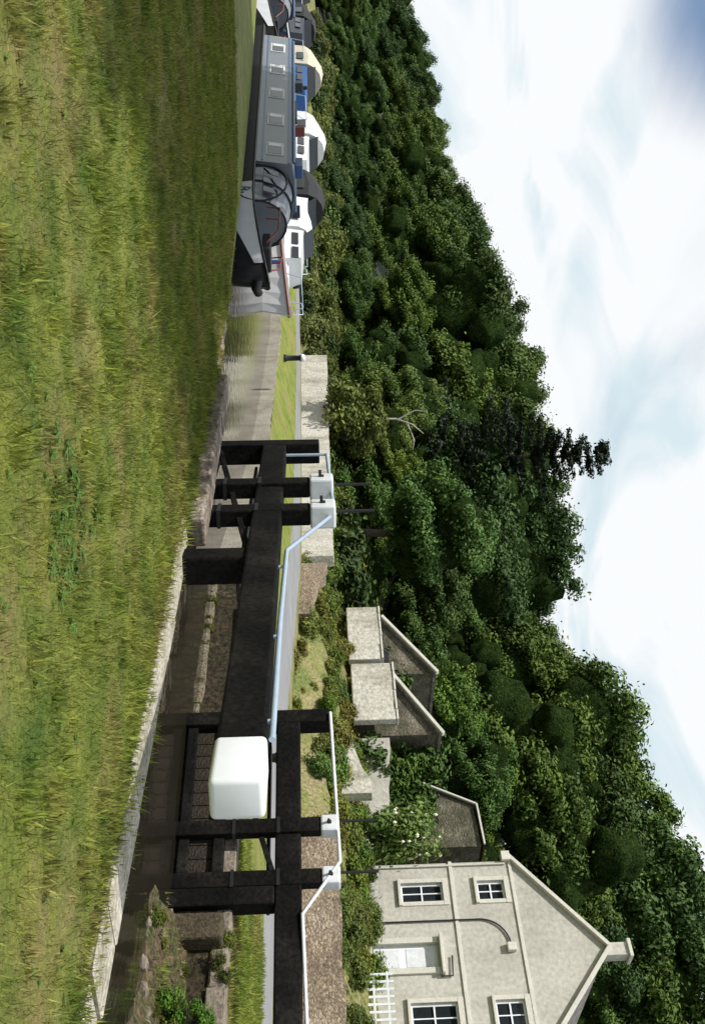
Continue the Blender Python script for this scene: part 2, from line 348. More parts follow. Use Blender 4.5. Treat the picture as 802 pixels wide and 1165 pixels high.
def blobcore(c,rx,rz,seed):
    bm=bmesh.new(); bmesh.ops.create_icosphere(bm,subdivisions=3,radius=1)
    r=random.Random(seed); ph=[r.uniform(0,6) for _ in range(6)]
    V=[]
    for v in bm.verts:
        k=1+.14*math.sin(4*v.co.x+ph[0])*math.sin(4*v.co.y+ph[1])+.12*math.sin(6*v.co.z+ph[2]+3*v.co.x)+r.uniform(-.05,.05)
        V.append((c[0]+v.co.x*rx*k,c[1]+v.co.y*rx*k,c[2]+v.co.z*rz*k))
    Fc=[[v.index for v in f.verts] for f in bm.faces]; bm.free(); return V,Fc
def make_tree(seed,H=13.0,rx=4.8,rz=5.2,cz=7.9,nc=165,per=185,size=.135):
    r=random.Random(seed); cen=[];rad=[]
    lob=[(0,0,cz,.80)]
    for i in range(8):
        a=i*.9*2+r.uniform(-.4,.4); zz=r.uniform(-.7,.6); q=rx*.60*math.sqrt(1-abs(zz)*.6)
        lob.append((q*math.cos(a),q*math.sin(a),cz+zz*rz*.72,r.uniform(.32,.52)))
    # evenly spread clumps over every lobe so no bare patch is left
    for i in range(nc):
        lx,ly,lz,ls=lob[i%len(lob)] if i%3 else lob[0]
        j=i+.5; u=1-1.75*((j*.6180339)%1); a=j*2.399963+r.uniform(-.3,.3); q=math.sqrt(max(0,1-u*u)); k=r.uniform(.82,1.04)
        cen.append((lx+q*math.cos(a)*rx*ls*k,ly+q*math.sin(a)*rx*ls*k,lz+u*rz*ls*k)); rad.append(r.choice((r.uniform(.4,.65),r.uniform(.65,1.2),r.uniform(.7,1.2))))
    acc=([],[],[])
    V_,F_=limb([(0,0,-1.5),(.1,0,2),(0,.1,5),(.2,-.1,8)],[.45,.34,.24,.1]); addg(acc,V_,F_,1)
    for i in range(6):
        a=i*1.05+r.uniform(0,.5); L_=r.uniform(2.2,3.6); zz=r.uniform(3,6)
        V_,F_=limb([(0,0,zz),(math.cos(a)*L_*.5,math.sin(a)*L_*.5,zz+1.2),(math.cos(a)*L_,math.sin(a)*L_,zz+3)],[.17,.1,.03],5); addg(acc,V_,F_,1)
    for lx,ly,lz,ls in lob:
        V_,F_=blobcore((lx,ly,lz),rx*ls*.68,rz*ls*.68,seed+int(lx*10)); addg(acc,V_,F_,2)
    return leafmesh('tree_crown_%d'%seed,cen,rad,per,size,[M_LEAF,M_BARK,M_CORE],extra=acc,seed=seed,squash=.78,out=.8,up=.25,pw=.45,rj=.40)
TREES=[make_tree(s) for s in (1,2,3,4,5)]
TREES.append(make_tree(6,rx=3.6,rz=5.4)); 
woods=group('wooded_hillside')
HUES=[(1.0,1.0,.9),(.75,.85,.85),(1.3,1.2,.8),(.62,.74,.75),(1.05,1.15,1.0),(.85,1.0,.8),(1.25,1.22,.9)]
def put_tree(x,y,zt,sc=None,parent=woods,col=None,name='tree',wide=1.0,mesh=None,zb=None):
    zg=hill(x,y) if zb is None else zb
    H=13.0
    s=(zt-zg)/H if sc is None else sc
    if s<.55: s=.55
    base=zt-H*s
    o=bpy.data.objects.new(name,mesh or rnd.choice(TREES))
    w=s*wide*rnd.uniform(.95,1.15)
    w=max(min(w,1.45),.55)
    o.location=(x,y,base); o.scale=(w,w,s); o.rotation_euler=(0,0,rnd.uniform(0,6.28))
    h=rnd.choice(HUES);k=rnd.uniform(.85,1.15); o.color=col or (h[0]*k,h[1]*k,h[2]*k,1)
    link(o,parent); return o
HZN=353.0
SU=[-120,0,60,120,210,260,300,335,375,430,480,520,580,620,660,700,730,760,800,825,870,930,970,1010,1060,1110,1165,1260]
SP=[482,495,508,518,535,570,580,603,633,638,625,643,663,675,650,636,622,645,675,725,748,763,787,812,840,835,800,820]
YU=[-120,0,200,300,400,500,700,850,1000,1165,1300]; YM=[150,130,102,88,80,68,55,53,54,52,50]
for layer,(fy,ft,step) in enumerate([(1.42,1.0,54),(1.24,.80,68),(1.10,.56,68),(1.0,.34,62)]):
    u=-110+layer*17
    while u<1290:
        Y=float(np.interp(u,YU,YM))*fy*rnd.uniform(.97,1.04); s=float(np.interp(u,SU,SP))
        px=HZN+(s-HZN)*ft*(1 if layer==0 else rnd.uniform(.85,1.15))
        x=(u-582)/1130*Y; zt=1.6+(px-HZN)/1130*Y
        put_tree(x,Y,zt,wide=1.0 if layer else .88)
        u+=step*rnd.uniform(.8,1.2)*(1 if u>250 else .75)
u=-110
while u<380:
    for fy,pp_ in ((1.06,425),(1.16,445)):
        Y=float(np.interp(u,YU,YM))*fy; x=(u-582)/1130*Y
        put_tree(x,Y,1.6+(pp_+rnd.uniform(-12,12)-HZN)/1130*Y,wide=1.1)
    u+=36
def make_shrub(seed,nc=16,per=170,size=.075,mat=None,flower=False):
    r=random.Random(seed); cen=[];rad=[]
    for i in range(nc):
        a=r.uniform(0,6.28); q=r.uniform(0,.75); cen.append((q*math.cos(a),q*math.sin(a),r.uniform(.15,1.15)*(1-.35*q))); rad.append(r.uniform(.25,.45))
    acc=([],[],[])
    for i in range(5):
        a=i*1.3; V_,F_=limb([(0,0,-.3),(.2*math.cos(a),.2*math.sin(a),.4),(.5*math.cos(a),.5*math.sin(a),1.0)],[.05,.03,.01],5); addg(acc,V_,F_,1)
    if flower:
        for i in range(60):
            c=cen[i%nc]; dv=Vector((r.gauss(0,1),r.gauss(0,1),abs(r.gauss(0,1)))).normalized()*.42; bm=Vector(c)+dv
            s=.045; V_=[(bm.x-s,bm.y,bm.z),(bm.x,bm.y-s,bm.z),(bm.x+s,bm.y,bm.z),(bm.x,bm.y+s,bm.z+.02),(bm.x,bm.y,bm.z-s),(bm.x,bm.y,bm.z+s)]
            addg(acc,V_,[(0,1,5),(1,2,5),(2,3,5),(3,0,5),(0,4,1),(1,4,2)],2)
    return leafmesh('shrub_%d'%seed,cen,rad,per,size,[mat or M_SHRUB,M_BARK,M_FLOWER],extra=acc,seed=seed,up=.6)
SHR=[make_shrub(s) for s in (21,22,23,24)]; FSH=make_shrub(30,flower=True,nc=22)
DSH=[make_shrub(s,mat=M_LEAF,size=.09,per=220) for s in (41,42)]
def put_shrub(name,x,y,z,s,sz=None,col=None,mesh=None,parent=None):
    o=bpy.data.objects.new(name,mesh or rnd.choice(SHR)); o.location=(x,y,z-.1*s); o.scale=(s,s,sz or s*rnd.uniform(.7,1.0)); o.rotation_euler=(0,0,rnd.uniform(0,6.28))
    k=rnd.uniform(.6,1.1); o.color=col or (k*rnd.uniform(.8,1.15),k,k*rnd.uniform(.7,1.),1)
    return link(o,parent)
hedge=group('undergrowth')
for d in np.arange(28,130,1.6):
    for off in (4,8,12):
        x,y=wl(d,off+rnd.uniform(-1.5,1.5))
        u=582+1130*x/y
        if 700<u<1020 and off<9: continue
        k=rnd.uniform(.5,1.0)
        put_shrub('bush',x,y,hill(x,y)-.2,rnd.uniform(1.2,2.2),mesh=rnd.choice(SHR+DSH+DSH),parent=hedge,col=(k,k,k*.9,1))
for d in np.arange(66,150,1.5):
    x,y=wl(d,rnd.uniform(-.6,1.2)); put_shrub('bush',x,y,1.0,rnd.uniform(1.0,1.8),mesh=rnd.choice(SHR+DSH),parent=hedge,col=tuple([rnd.uniform(.5,1.)]*3)+(1,))
garden=group('garden_plants')
for d in np.arange(19,37,.5):
    for k in range(5):
        off=rnd.uniform(-.5,5.5); x,y=wl(d,off)
        put_shrub('plant',x,y,hill(x,y)-.15,rnd.uniform(.25,.8),parent=garden,col=(rnd.uniform(.7,1.2),rnd.uniform(.75,1.1),rnd.uniform(.5,.9),1))
for d in np.arange(-12,21,.5):
    for k in range(2):
        x,y=wl(d,rnd.uniform(.8,3.5)); kk=rnd.uniform(.55,1.0); put_shrub('plant',x,y,hill(x,y)-.1,rnd.uniform(.3,.7),parent=garden,col=(kk*.9,kk,kk*.8,1))
for d in np.arange(36,66,.8):
    x,y=wl(d,rnd.uniform(.9,2)); put_shrub('plant',x,y,hill(x,y)-.1,rnd.uniform(.5,1.0),parent=garden,col=(.8,.95,.7,1))
put_shrub('flowering_shrub',10.9,33.4,3.6,1.15,sz=1.7,mesh=FSH,col=(.75,.95,.8,1))
for (x,y,s,z) in [(8.6,40.3,1.3,3.1),(9.6,38.6,1.2,3.1),(10.4,38.2,1.3,3.8),(11.2,37.4,1.2,4.6),(12.0,36.6,1.1,4.0),(11.6,37.0,1.1,3.2),(7.9,43.6,1.5,4.0),(9.0,41.6,1.5,4.0),(9.8,40.5,1.5,5.0),(10.4,39.2,1.1,5.4),(6.6,44.2,.8,4.5)]:
    put_shrub('ivy_bush',x,y,z,s,sz=s*1.15,mesh=rnd.choice(DSH),col=(.9,1.0,.8,1))
put_tree(-5.5,66,8.9,col=(2.2,1.8,1.6,1),name='sallow_tree',parent=None,wide=.9)
put_tree(-8.0,69,11.5,col=(1.7,1.5,1.4,1),name='sallow_tree',parent=None,wide=.8)
put_tree(-1.8,66,10.0,col=(1.8,1.6,.9,1),name='sallow_tree',parent=None,wide=.8)
put_tree(1.2,56,13.0,col=(1.2,1.35,1.35,1),name='ash_tree',parent=None)
put_tree(9.5,47,10.0,col=(1.3,1.4,.9,1),name='ash_tree',parent=None,wide=.9)
db=group('dead_tree')
Vd=([],[],[])
for pts,rr in [([(-6.0,63.5,3.0),(-5.9,63.4,7.2),(-5.5,63.0,8.2),(-4.9,63,8.9)],[.10,.07,.05,.02]),([(-5.9,63.4,7.4),(-6.4,63.2,8.4),(-6.3,63.0,9.2)],[.06,.04,.02]),([(-5.6,63.3,7.9),(-4.5,63,8.3),(-3.9,63,8.2)],[.05,.035,.015])]:
    a_,f_=limb(pts,rr,6); addg(Vd,a_,f_,0)
mesh_obj('branches',Vd[0],Vd[1],M_DEAD,db)
for (x,y,z,s) in [(-5.6,61.5,3.0,2.0),(-6.6,61.8,3.2,1.8),(-5.8,62.0,5.0,1.6),(-4.6,62,4.2,1.8),(-6.8,62.3,5.0,1.6)]:
    put_shrub('sallow_bush',x,y,z,s,mesh=rnd.choice(SHR),col=(.85,.85,.75,1))
def conifer():
    r=random.Random(5); cen=[];rad=[];acc=([],[],[])
    H=19.; V_,F_=limb([(0,0,-2),(0,0,8),(.1,0,H-.3)],[.4,.25,.03]); addg(acc,V_,F_,1)
    z=5
    while z<H:
        w=.7+(H-z)*.42
        for k in range(6):
            a=r.uniform(0,6.28); L_=w*r.uniform(.5,1.2)
            p0=Vector((0,0,z)); p1=Vector((math.cos(a)*L_,math.sin(a)*L_,z-.05*L_+.3))
            V_,F_=limb([p0,(p0+p1)/2+Vector((0,0,-.1)),p1],[.07,.05,.02],4); addg(acc,V_,F_,1)
            m=max(2,int(L_/.45))
            for j in range(m):
                t=(j+1)/m; cen.append(tuple(p0.lerp(p1,t))); rad.append(.25+.25*(1-abs(t-.6)))
        z+=r.uniform(.55,.9)
    cen.append((0,0,H)); rad.append(.25)
    return leafmesh('conifer',cen,rad,34,.15,[M_CONIFER,M_BARK],extra=acc,seed=9,squash=.5,up=.8)
o=bpy.data.objects.new('conifer_tree',conifer()); o.location=(-4.0,76,5.7); o.color=(1,1,1,1); link(o)
for i,(x,y,s) in enumerate([(-14.6,10.2,1.1),(-17,15.2,1.15),(-20.5,9,1.15),(-13.5,5.0,.8),(-18.5,12.5,1.15),(-19.5,20,1.15),(-23,25,1.2),(-21,17,1.2)]):
    o=bpy.data.objects.new('bankside_tree',TREES[i%6]); o.location=(x,y,0.2); o.scale=(s,s,s); link(o)

# ------------------------------------------------------------------ grass blades
def grass(name,ndens,Y0,Y1,h,wd_,pred):
    n=ndens
    y=np.sqrt(rs.rand(n)*(Y1**2-Y0**2)+Y0**2); x=(rs.rand(n)*2-1)*(.54*y+.6)
    k=pred(x,y); x=x[k];y=y[k]; n=len(x)
    a=rs.rand(n)*6.283; ln=rs.rand(n)*1.3
    patch=.5+1.0*np.clip(.5+.3*np.sin(x*1.7+1.3*np.sin(y*1.1))*np.cos(y*1.9+x*.6)+.4*np.sin(x*6.1+2*np.sin(y*4.3))*np.sin(y*5.3+1.7*np.sin(x*3.9)),0,1.1)
    hh=h*(.45+1.0*rs.rand(n)+.9*(rs.rand(n)<.04))*patch
    w=wd_*(.7+.6*rs.rand(n))*(y/8+.3)
    b_=rs.rand(n)*6.283
    base=np.stack([x,y,np.full(n,-.01)],1)
    dx=np.stack([np.cos(a)*w,np.sin(a)*w,np.zeros(n)],1)
    tip=base+np.stack([np.cos(b_)*ln*hh,np.sin(b_)*ln*hh,hh],1)
    v=np.stack([base-dx,base+dx,tip],1).reshape(-1,3)
    me=bpy.data.meshes.new(name); me.vertices.add(3*n); me.vertices.foreach_set('co',v.ravel())
    me.loops.add(3*n); me.loops.foreach_set('vertex_index',np.arange(3*n)); me.polygons.add(n)
    me.polygons.foreach_set('loop_start',np.arange(n)*3)
    me.materials.append(M_BLADE); me.update()
    at=me.attributes.new('tint','FLOAT','FACE'); at.data.foreach_set('value',np.clip(rs.rand(n)**1.5,0,1))
    me.validate(); link(bpy.data.objects.new(name,me))
ed=E@D; en=E@NN; so=np.argsort(ed)
def nearside(x,y):
    d=x*D[0]+y*D[1]; n=x*NN[0]+y*NN[1]
    lim=np.interp(d,ed[so],en[so]); return n<lim-.52
grass('grass',430000,4.0,24,.056,.0045,nearside)
def tufts(name,pts,h,mat,seed,cnt=40,spread=.12,wd_=.006):
    r=np.random.RandomState(seed); V=[];T=[]
    for (x,y,z,s) in pts:
        n=cnt; a=r.rand(n)*6.28; q=r.rand(n)**.5*spread*s
        bx=x+np.cos(a)*q; by=y+np.sin(a)*q; hh=h*s*(.5+r.rand(n)); b_=r.rand(n)*6.28; ln=r.rand(n)*.7*hh; c=r.rand(n)*6.28; w=wd_*s*1.6
        v=np.stack([np.stack([bx-np.cos(c)*w,by-np.sin(c)*w,np.full(n,z)],1),np.stack([bx+np.cos(c)*w,by+np.sin(c)*w,np.full(n,z)],1),np.stack([bx+np.cos(b_)*ln,by+np.sin(b_)*ln,z+hh],1)],1)
        V.append(v.reshape(-1,3)); T.append(r.rand(n))
    v=np.concatenate(V); n=len(v)//3
    me=bpy.data.meshes.new(name); me.from_pydata(v.tolist(),[],np.arange(3*n).reshape(-1,3).tolist()); me.materials.append(mat)
    at=me.attributes.new('tint','FLOAT','FACE'); at.data.foreach_set('value',np.concatenate(T)); link(bpy.data.objects.new(name,me))
pt=[]
for d in np.arange(-2,20.5,.06):
    x,y=P(6.06+rnd.gauss(0,.08),d); pt.append((x,y,0,rnd.uniform(.5,1.4)))
for i in range(60):
    x,y=P(6.62+rnd.uniform(-.1,.06),rnd.uniform(-2,20)); pt.append((x,y,-.02,rnd.uniform(.5,1.5)))
for i in range(40):
    x,y=P(6.26+rnd.uniform(-.05,.05),rnd.uniform(10.8,16)); pt.append((x,y,0,rnd.uniform(1.2,2.4)))
for i in range(500):
    x=rnd.uniform(-6,4);y=rnd.uniform(4.6,18)
    if nearside(np.array([x]),np.array([y]))[0]: pt.append((x,y,0,rnd.uniform(.7,1.4)))
for d in np.arange(-6,19.5,.12):
    x,y=P(12.45+rnd.uniform(-.1,.3),d); pt.append((x,y,.3,rnd.uniform(.8,1.8)))
tufts('bank_grass',pt,.07,M_BLADE,3)
pt=[]
for i in range(2400):
    d=rnd.uniform(-8,12.5); n=rnd.uniform(12.6,17.1); x,y=P(n,d); 
    pt.append((x,y,.32+(n-12)*.035,rnd.uniform(.6,1.2)))
for i in range(400):
    d=rnd.uniform(-8,12.5); x,y=wl(d,rnd.uniform(-1.7,-.2)); pt.append((x,y,.53,rnd.uniform(1,2.4)))
for i in range(110):
    d=rnd.uniform(-4,9); n=rnd.uniform(10.9,12); x,y=P(n,d); pt.append((x,y,-.6+.42*((n-10.1)/1.9),rnd.uniform(.4,1.1)))
tufts('verge_grass',pt,.08,M_BLADE,4,cnt=22,spread=.35,wd_=.008)
def rosette(seed):
    r=random.Random(seed); V=[];Fc=[];T=[]
    for i in range(16):
        a=r.uniform(0,6.28); L_=r.uniform(.5,1.0); w=r.uniform(.07,.13); rise=r.uniform(.1,.8); n=5; ox=r.uniform(-.25,.25); oy=r.uniform(-.25,.25)
        c,s=math.cos(a),math.sin(a)
        b0=len(V)
        for k in range(n):
            t=k/(n-1); wd=w*math.sin(math.pi*min(.97,.12+.86*t)); z=rise*(t-.75*t*t)*L_
            for sg in (-1,1): V.append((ox+c*L_*t-s*wd*sg,oy+s*L_*t+c*wd*sg,z+(.02 if sg>0 else 0)))
        for k in range(n-1): Fc.append((b0+2*k,b0+2*k+1,b0+2*k+3,b0+2*k+2)); T.append(r.random())
    me=bpy.data.meshes.new('rosette'); me.from_pydata(V,[],Fc); me.materials.append(M_WEED); at=me.attributes.new('tint','FLOAT','FACE'); at.data.foreach_set('value',T); return me
ROS=[rosette(s) for s in (1,2,3)]
wg=group('lawn_weeds')
def weed(x,y,s,c=(.75,.85,.8,1)):
    o=bpy.data.objects.new('weed',rnd.choice(ROS)); o.location=(x,y,.01); o.scale=(s,s,s); o.rotation_euler=(0,0,rnd.uniform(0,6.28)); o.color=c; link(o,wg)
for i in range(44): weed(rnd.gauss(.12,.30),rnd.gauss(6.65,.32),rnd.uniform(.07,.15))
for i in range(220):
    x=rnd.uniform(-5,4);y=rnd.uniform(4.6,14)
    if nearside(np.array([x]),np.array([y]))[0]: weed(x,y,rnd.uniform(.035,.075),(1.0,1.0,.9,1))
wp=group('wall_plants')
for i in range(40):
    d=rnd.uniform(-1,9.2); z=rnd.uniform(-.3,.3); x,y=P(12.0-rnd.uniform(0,.12),d)
    k=rnd.uniform(.35,.8); put_shrub('plant',x,y,z,rnd.uniform(.08,.24),parent=wp,col=(k,k,k*.7,1))
for i in range(34):
    d=rnd.uniform(-1,8.6); t=rnd.random(); x,y=P(10.6+1.3*t,d); k=rnd.uniform(.35,.9)
    put_shrub('plant',x,y,-.55+.35*t,rnd.uniform(.07,.2),parent=wp,col=(k,k,k*.6,1))
for (d,z,s) in [(7.0,-.35,.42),(6.7,-.25,.35),(5.2,-.3,.38),(7.6,.05,.25),(7.8,-.35,.3),(6.0,-.3,.36)]:
    x,y=P(11.45,d); put_shrub('plant',x,y,z,s,parent=wp,col=(.45,.8,.35,1))
for d in np.arange(9,19,.3):
    x,y=P(11.95,d); put_shrub('plant',x,y,-.53,rnd.uniform(.06,.15),parent=wp,col=(.7,.6,.4,1))
strip_wall('lock_wall_ledge',[P(11.95,9),P(11.95,12),P(11.95,15),P(11.95,19.4)],.12,-1.2,-.46,M_LEDGE,None,.035)
bm=bmesh.new()
for i in range(70):
    d=rnd.uniform(-2,8.8); t=rnd.random(); x,y=P(10.4+1.5*t,d); s=rnd.uniform(.03,.11)
    r_=bmesh.ops.create_icosphere(bm,subdivisions=1,radius=s)
    for v in r_['verts']: v.co=Vector((v.co.x*rnd.uniform(.8,1.4),v.co.y*rnd.uniform(.8,1.3),v.co.z*.6))+Vector((x,y,-.60+.40*t))
me=bpy.data.meshes.new('loose_stones'); bm.to_mesh(me); bm.free(); me.materials.append(M_CONC); link(bpy.data.objects.new('loose_stones',me))
# ------------------------------------------------------------------ lock gates
def lock_gate(tip,heel,end,zb0,zb1,posts,ptop,cap,mtop,leaf_top,side,white_len,railz,rod_top,name='lock_gate',capmat=M_WHITE2,railm=M_WHITE2,hw_=.36):
    g=group(name); tip=Vector(tip);heel=Vector(heel);end=Vector(end)
    a=(heel-tip).normalized(); e=(end-heel).normalized(); s=Vector(side)
    zc=(zb0+zb1)/2; h=zb1-zb0
    v3=lambda p,z:(p.x,p.y,z)
    beam('balance_beam',v3(tip-a*.05,zc),v3(end-e*white_len,zc),.34,h,M_BLACK,g,.03)
    beam('beam_end',v3(end-e*(white_len-.002),zc),v3(end,zc),.356,h+.02,M_WHITE,g,.05,seg=4)
    box('mitre_post',(hw_*.9,.36,mtop+2.2),v3(tip,(mtop-2.2)/2),M_BLACK,g,rz=math.atan2(a.y,a.x),bev=.02)
    box('heel_post',(hw_,.36,zb0+2.2),v3(heel,(zb0-2.2)/2-.002),M_BLACK,g,rz=math.atan2(a.y,a.x),bev=.03)
    Lf=(heel-tip).length; n=int(Lf/.24)
    for i in range(n):
        c=tip+a*(.2+(Lf-.4)*(i+.5)/n)
        box('plank',((Lf-.4)/n-.012,.09,leaf_top+2.3+.0),v3(c,(leaf_top-2.3)/2+rnd.uniform(-.01,.01)),M_OLDTIMBER,g,rz=math.atan2(a.y,a.x),bev=.006)
    for z in (leaf_top+.02,-.4):
        beam('rail_timber',v3(tip+a*.15+s*.02,z),v3(heel-a*.15+s*.02,z),.22,.16,M_BLACK,g,.015)
    beam('brace',v3(tip+a*.3+s*.1,leaf_top+.1),v3(heel-a*.25+s*.1,zb0),.06,.08,M_BLACK,g,.01)
    for (p,w) in posts:
        p=Vector(p); q=p+s*.30
        box('paddle_post',(w,w*.8,ptop+1.4),v3(q,(ptop-1.4)/2),M_BLACK,g,rz=math.atan2(a.y,a.x),bev=.02)
        ch=cap
        box('paddle_gear_case',(ch*1.0,ch*.95,ch),v3(q,ptop+ch/2),capmat,g,rz=math.atan2(a.y,a.x),bev=.03)
        box('gear_plate',(ch*.22,ch*.08,ch*.22),v3(q+s*(ch*.5),ptop+ch*.5),M_IRON,g,rz=math.atan2(a.y,a.x),bev=.01)
        r0=q-a*(w*.32)
        tube('rack_rod',[v3(r0,ptop-.4),v3(r0,rod_top)],.022,M_IRON,g)
        tube('spindle',[v3(q+s*(ch*.5),ptop+ch*.45),v3(q+s*(ch*.75),ptop+ch*.45)],.022,M_IRON,g)
        for z in (.35,zb0+.05): box('strap',(w+.02,w*.8+.02,.05),v3(q,z),M_IRON,g,rz=math.atan2(a.y,a.x))
    tube('handrail',[tuple(Vector(q)) for q in railz],.028,railm,g)
    beam('footboard',v3(tip+a*.2-s*.35,zb0-.12),v3(heel-s*.35,zb0-.12),.3,.05,M_OLDTIMBER,g,.008)
    return g
sa=Vector((-.947,-.322))
tA=Vector((-1.07,17.3));hA=Vector((.63,12.26));eA=Vector((2.13,7.42))
aA=(eA-hA).normalized()
def railA(t,z,off=-.1): 
    p=hA+aA*t-sa*off; return (p.x,p.y,z)
gA=lock_gate(tA,hA,eA,.81,1.21,[((-.10,14.95),.30),((.30,13.85),.30)],1.60,.35,1.78,0.0,sa,.66,
   [railA(-5,1.9,-.15),railA(-1.6,1.93,-.15),railA(-.1,1.30,-.15),railA(2.0,1.265,-.12),railA(4.4,1.255,-.12)],2.5,railm=M_GALV)
for t in (-5,-1.6): 
    tube('rail_post',[railA(t,1.2,-.15),railA(t,1.92,-.15)],.025,M_GALV,gA)
for t in (0.4,2.4,4.1): tube('rail_post',[railA(t,1.2,-.12),railA(t,1.26,-.12)],.02,M_GALV,gA)
pp=hA+aA*.35+sa*.178
box('number_plate',(.42,.012,.13),(pp.x,pp.y,1.06),M_WHITE,gA,rz=math.atan2(aA.y,aA.x),bev=.003)
for k in range(4):
    q=pp+aA*(-.13+.085*k)+sa*.008; box('plate_letter',(.035,.004,.05),(q.x,q.y,1.06),M_IRON,gA,rz=math.atan2(aA.y,aA.x))
tB=Vector((3.5,16.7));hB=Vector((5.6,14.45));eB=Vector((9.3,10.5)); sb=Vector((-.73,-.68))
aB=(eB-hB).normalized()
def railB(t,z,off=-.12):
    p=hB+aB*t+sb*off; return (p.x,p.y,z)
gB=lock_gate(tB,hB,eB,.97,1.36,[((5.0,15.35),.24),((5.58,14.78),.24)],1.66,.27,1.86,.1,sb,.66,
   [railB(-3.1,1.86,.2),railB(-.45,1.93,.2),railB(.32,1.37,.2),railB(2.0,1.42,.1),railB(4.8,1.42,.1)],2.5,hw_=.28)
for t in (.6,2.4,4.3): tube('rail_post',[railB(t,1.33,.1),railB(t,1.42,.1)],.02,M_WHITE2,gB)
q=group('hollow_quoin'); 
x,y=P(11.84,9.2); box('quoin_stone',(.42,.30,2.6),(x,y,-1.02),M_DARKCONC,q,rz=math.atan2(D[1],D[0]),bev=.04)
def bollard(x,y,z,s=1.0):
    prof=[(0.0,.0),(.13,.0),(.12,.06),(.09,.12),(.085,.5),(.12,.56),(.13,.62),(.10,.68),(0,.7)]
    V=[];Fc=[];n=14
    for r,h in prof:
        for k in range(n): V.append((r*math.cos(6.283*k/n)*s,r*math.sin(6.283*k/n)*s,h*s))
    for i in range(len(prof)-1):
        for k in range(n): Fc.append((i*n+k,i*n+(k+1)%n,(i+1)*n+(k+1)%n,(i+1)*n+k))
    o=mesh_obj('mooring_bollard',V,Fc,[M_IRON,M_WHITE],midx=[1 if f//n>=5 else 0 for f in range(len(Fc))],smooth=True); o.location=(x,y,z)
bollard(-7.0,44.9,.55,1.4); x,y=P(13.2,14.); bollard(x,y,.33)
# ------------------------------------------------------------------ buildings
def wall_open(name,w,h,ops,mat,parent,gable=0.0,th=.22):
    xs=sorted({0,w}|{o[0] for o in ops}|{o[1] for o in ops}); zs=sorted({0,h}|{o[2] for o in ops}|{o[3] for o in ops})
    V=[];Fc=[]
    def quad(a,b,c,d): 
        i=len(V); V.extend([a,b,c,d]); Fc.append((i,i+1,i+2,i+3))
    for i in range(len(xs)-1):
        for j in range(len(zs)-1):
            cx=(xs[i]+xs[i+1])/2; cz=(zs[j]+zs[j+1])/2
            if any(o[0]<cx<o[1] and o[2]<cz<o[3] for o in ops): continue
            quad((xs[i],0,zs[j]),(xs[i+1],0,zs[j]),(xs[i+1],0,zs[j+1]),(xs[i],0,zs[j+1]))
    for (x0,x1,z0_,z1_) in ops:
        quad((x0,0,z0_),(x0,0,z1_),(x0,th,z1_),(x0,th,z0_)); quad((x1,0,z0_),(x1,th,z0_),(x1,th,z1_),(x1,0,z1_))
        quad((x0,0,z1_),(x1,0,z1_),(x1,th,z1_),(x0,th,z1_)); quad((x0,0,z0_),(x0,th,z0_),(x1,th,z0_),(x1,0,z0_))
    if gable: i=len(V); V.extend([(0,0,h),(w,0,h),(w/2,0,h+gable)]); Fc.append((i,i+1,i+2))
    return mesh_obj(name,V,Fc,mat,parent)
def window(x0,x1,z0_,z1_,parent,cols=2,rows=2,th=.2):
    w=x1-x0;h=z1_-z0_
    mesh_obj('window_glass',[(x0,th-.03,z0_),(x1,th-.03,z0_),(x1,th-.03,z1_),(x0,th-.03,z1_)],[(0,1,2,3)],M_GLASS,parent)
    f=.06
    box('window_frame',(w,.05,f),((x0+x1)/2,th-.07,z0_+f/2),M_WHITE,parent); box('window_frame',(w,.05,f),((x0+x1)/2,th-.07,z1_-f/2),M_WHITE,parent)
    for x in (x0+f/2,x1-f/2): box('window_frame',(f,.046,h-2*f),(x,th-.07,(z0_+z1_)/2),M_WHITE,parent)
    for i in range(1,cols): box('glazing_bar',(.035,.035,h-2*f),(x0+w*i/cols,th-.07,(z0_+z1_)/2),M_WHITE,parent)
    for i in range(1,rows): box('glazing_bar',(w-2*f,.03,.035 if rows!=2 else .05),((x0+x1)/2,th-.072,z0_+h*i/rows),M_WHITE,parent)
    box('sill',(w+.3,.14,.10),((x0+x1)/2,-.05,z0_-.055),M_TRIM,parent,bev=.01)
    box('lintel',(w+.3,.05,.18),((x0+x1)/2,-.02,z1_+.095),M_TRIM,parent,bev=.005)
    for x in (x0-.08,x1+.08): box('jamb',(.14,.05,h-.01),(x,-.018,(z0_+z1_)/2),M_TRIM,parent,bev=.005)
RZ=math.atan2(-.745,.667)
H=group('stone_house',(12.5,35,3.1),RZ)
w,hh,gb,dep=6.4,5.3,2.7,10.0
ops=[(.72,1.38,1.35,2.8),(.72,1.38,4.0,4.95),(4.75,5.6,1.35,2.85),(4.75,5.6,4.05,5.0),(2.85,3.65,.2,2.4)]
wall_open('front_wall',w,hh,ops,M_STONE,H,gable=gb)
for o_ in ops[:4]: window(*o_,H,cols=2,rows=2)
box('door',(.8,.05,2.2),(3.25,.15,1.3),M_WHITE,H); 
for i,zz in enumerate((.75,1.75)): box('door_panel',(.6,.02,.75 if i==0 else .8),(3.25,.12,zz),M_WHITE2,H,bev=.005)
box('door_surround',(.18,.12,2.3),(2.75,-.05,1.3),M_TRIM,H); box('door_surround',(.18,.12,2.3),(3.75,-.05,1.3),M_TRIM,H); box('door_hood',(1.3,.3,.10),(3.25,-.14,2.51),M_TRIM,H,bev=.02); box('step',(1.2,.5,.2),(3.25,-.25,.1),M_TRIM,H,bev=.02)
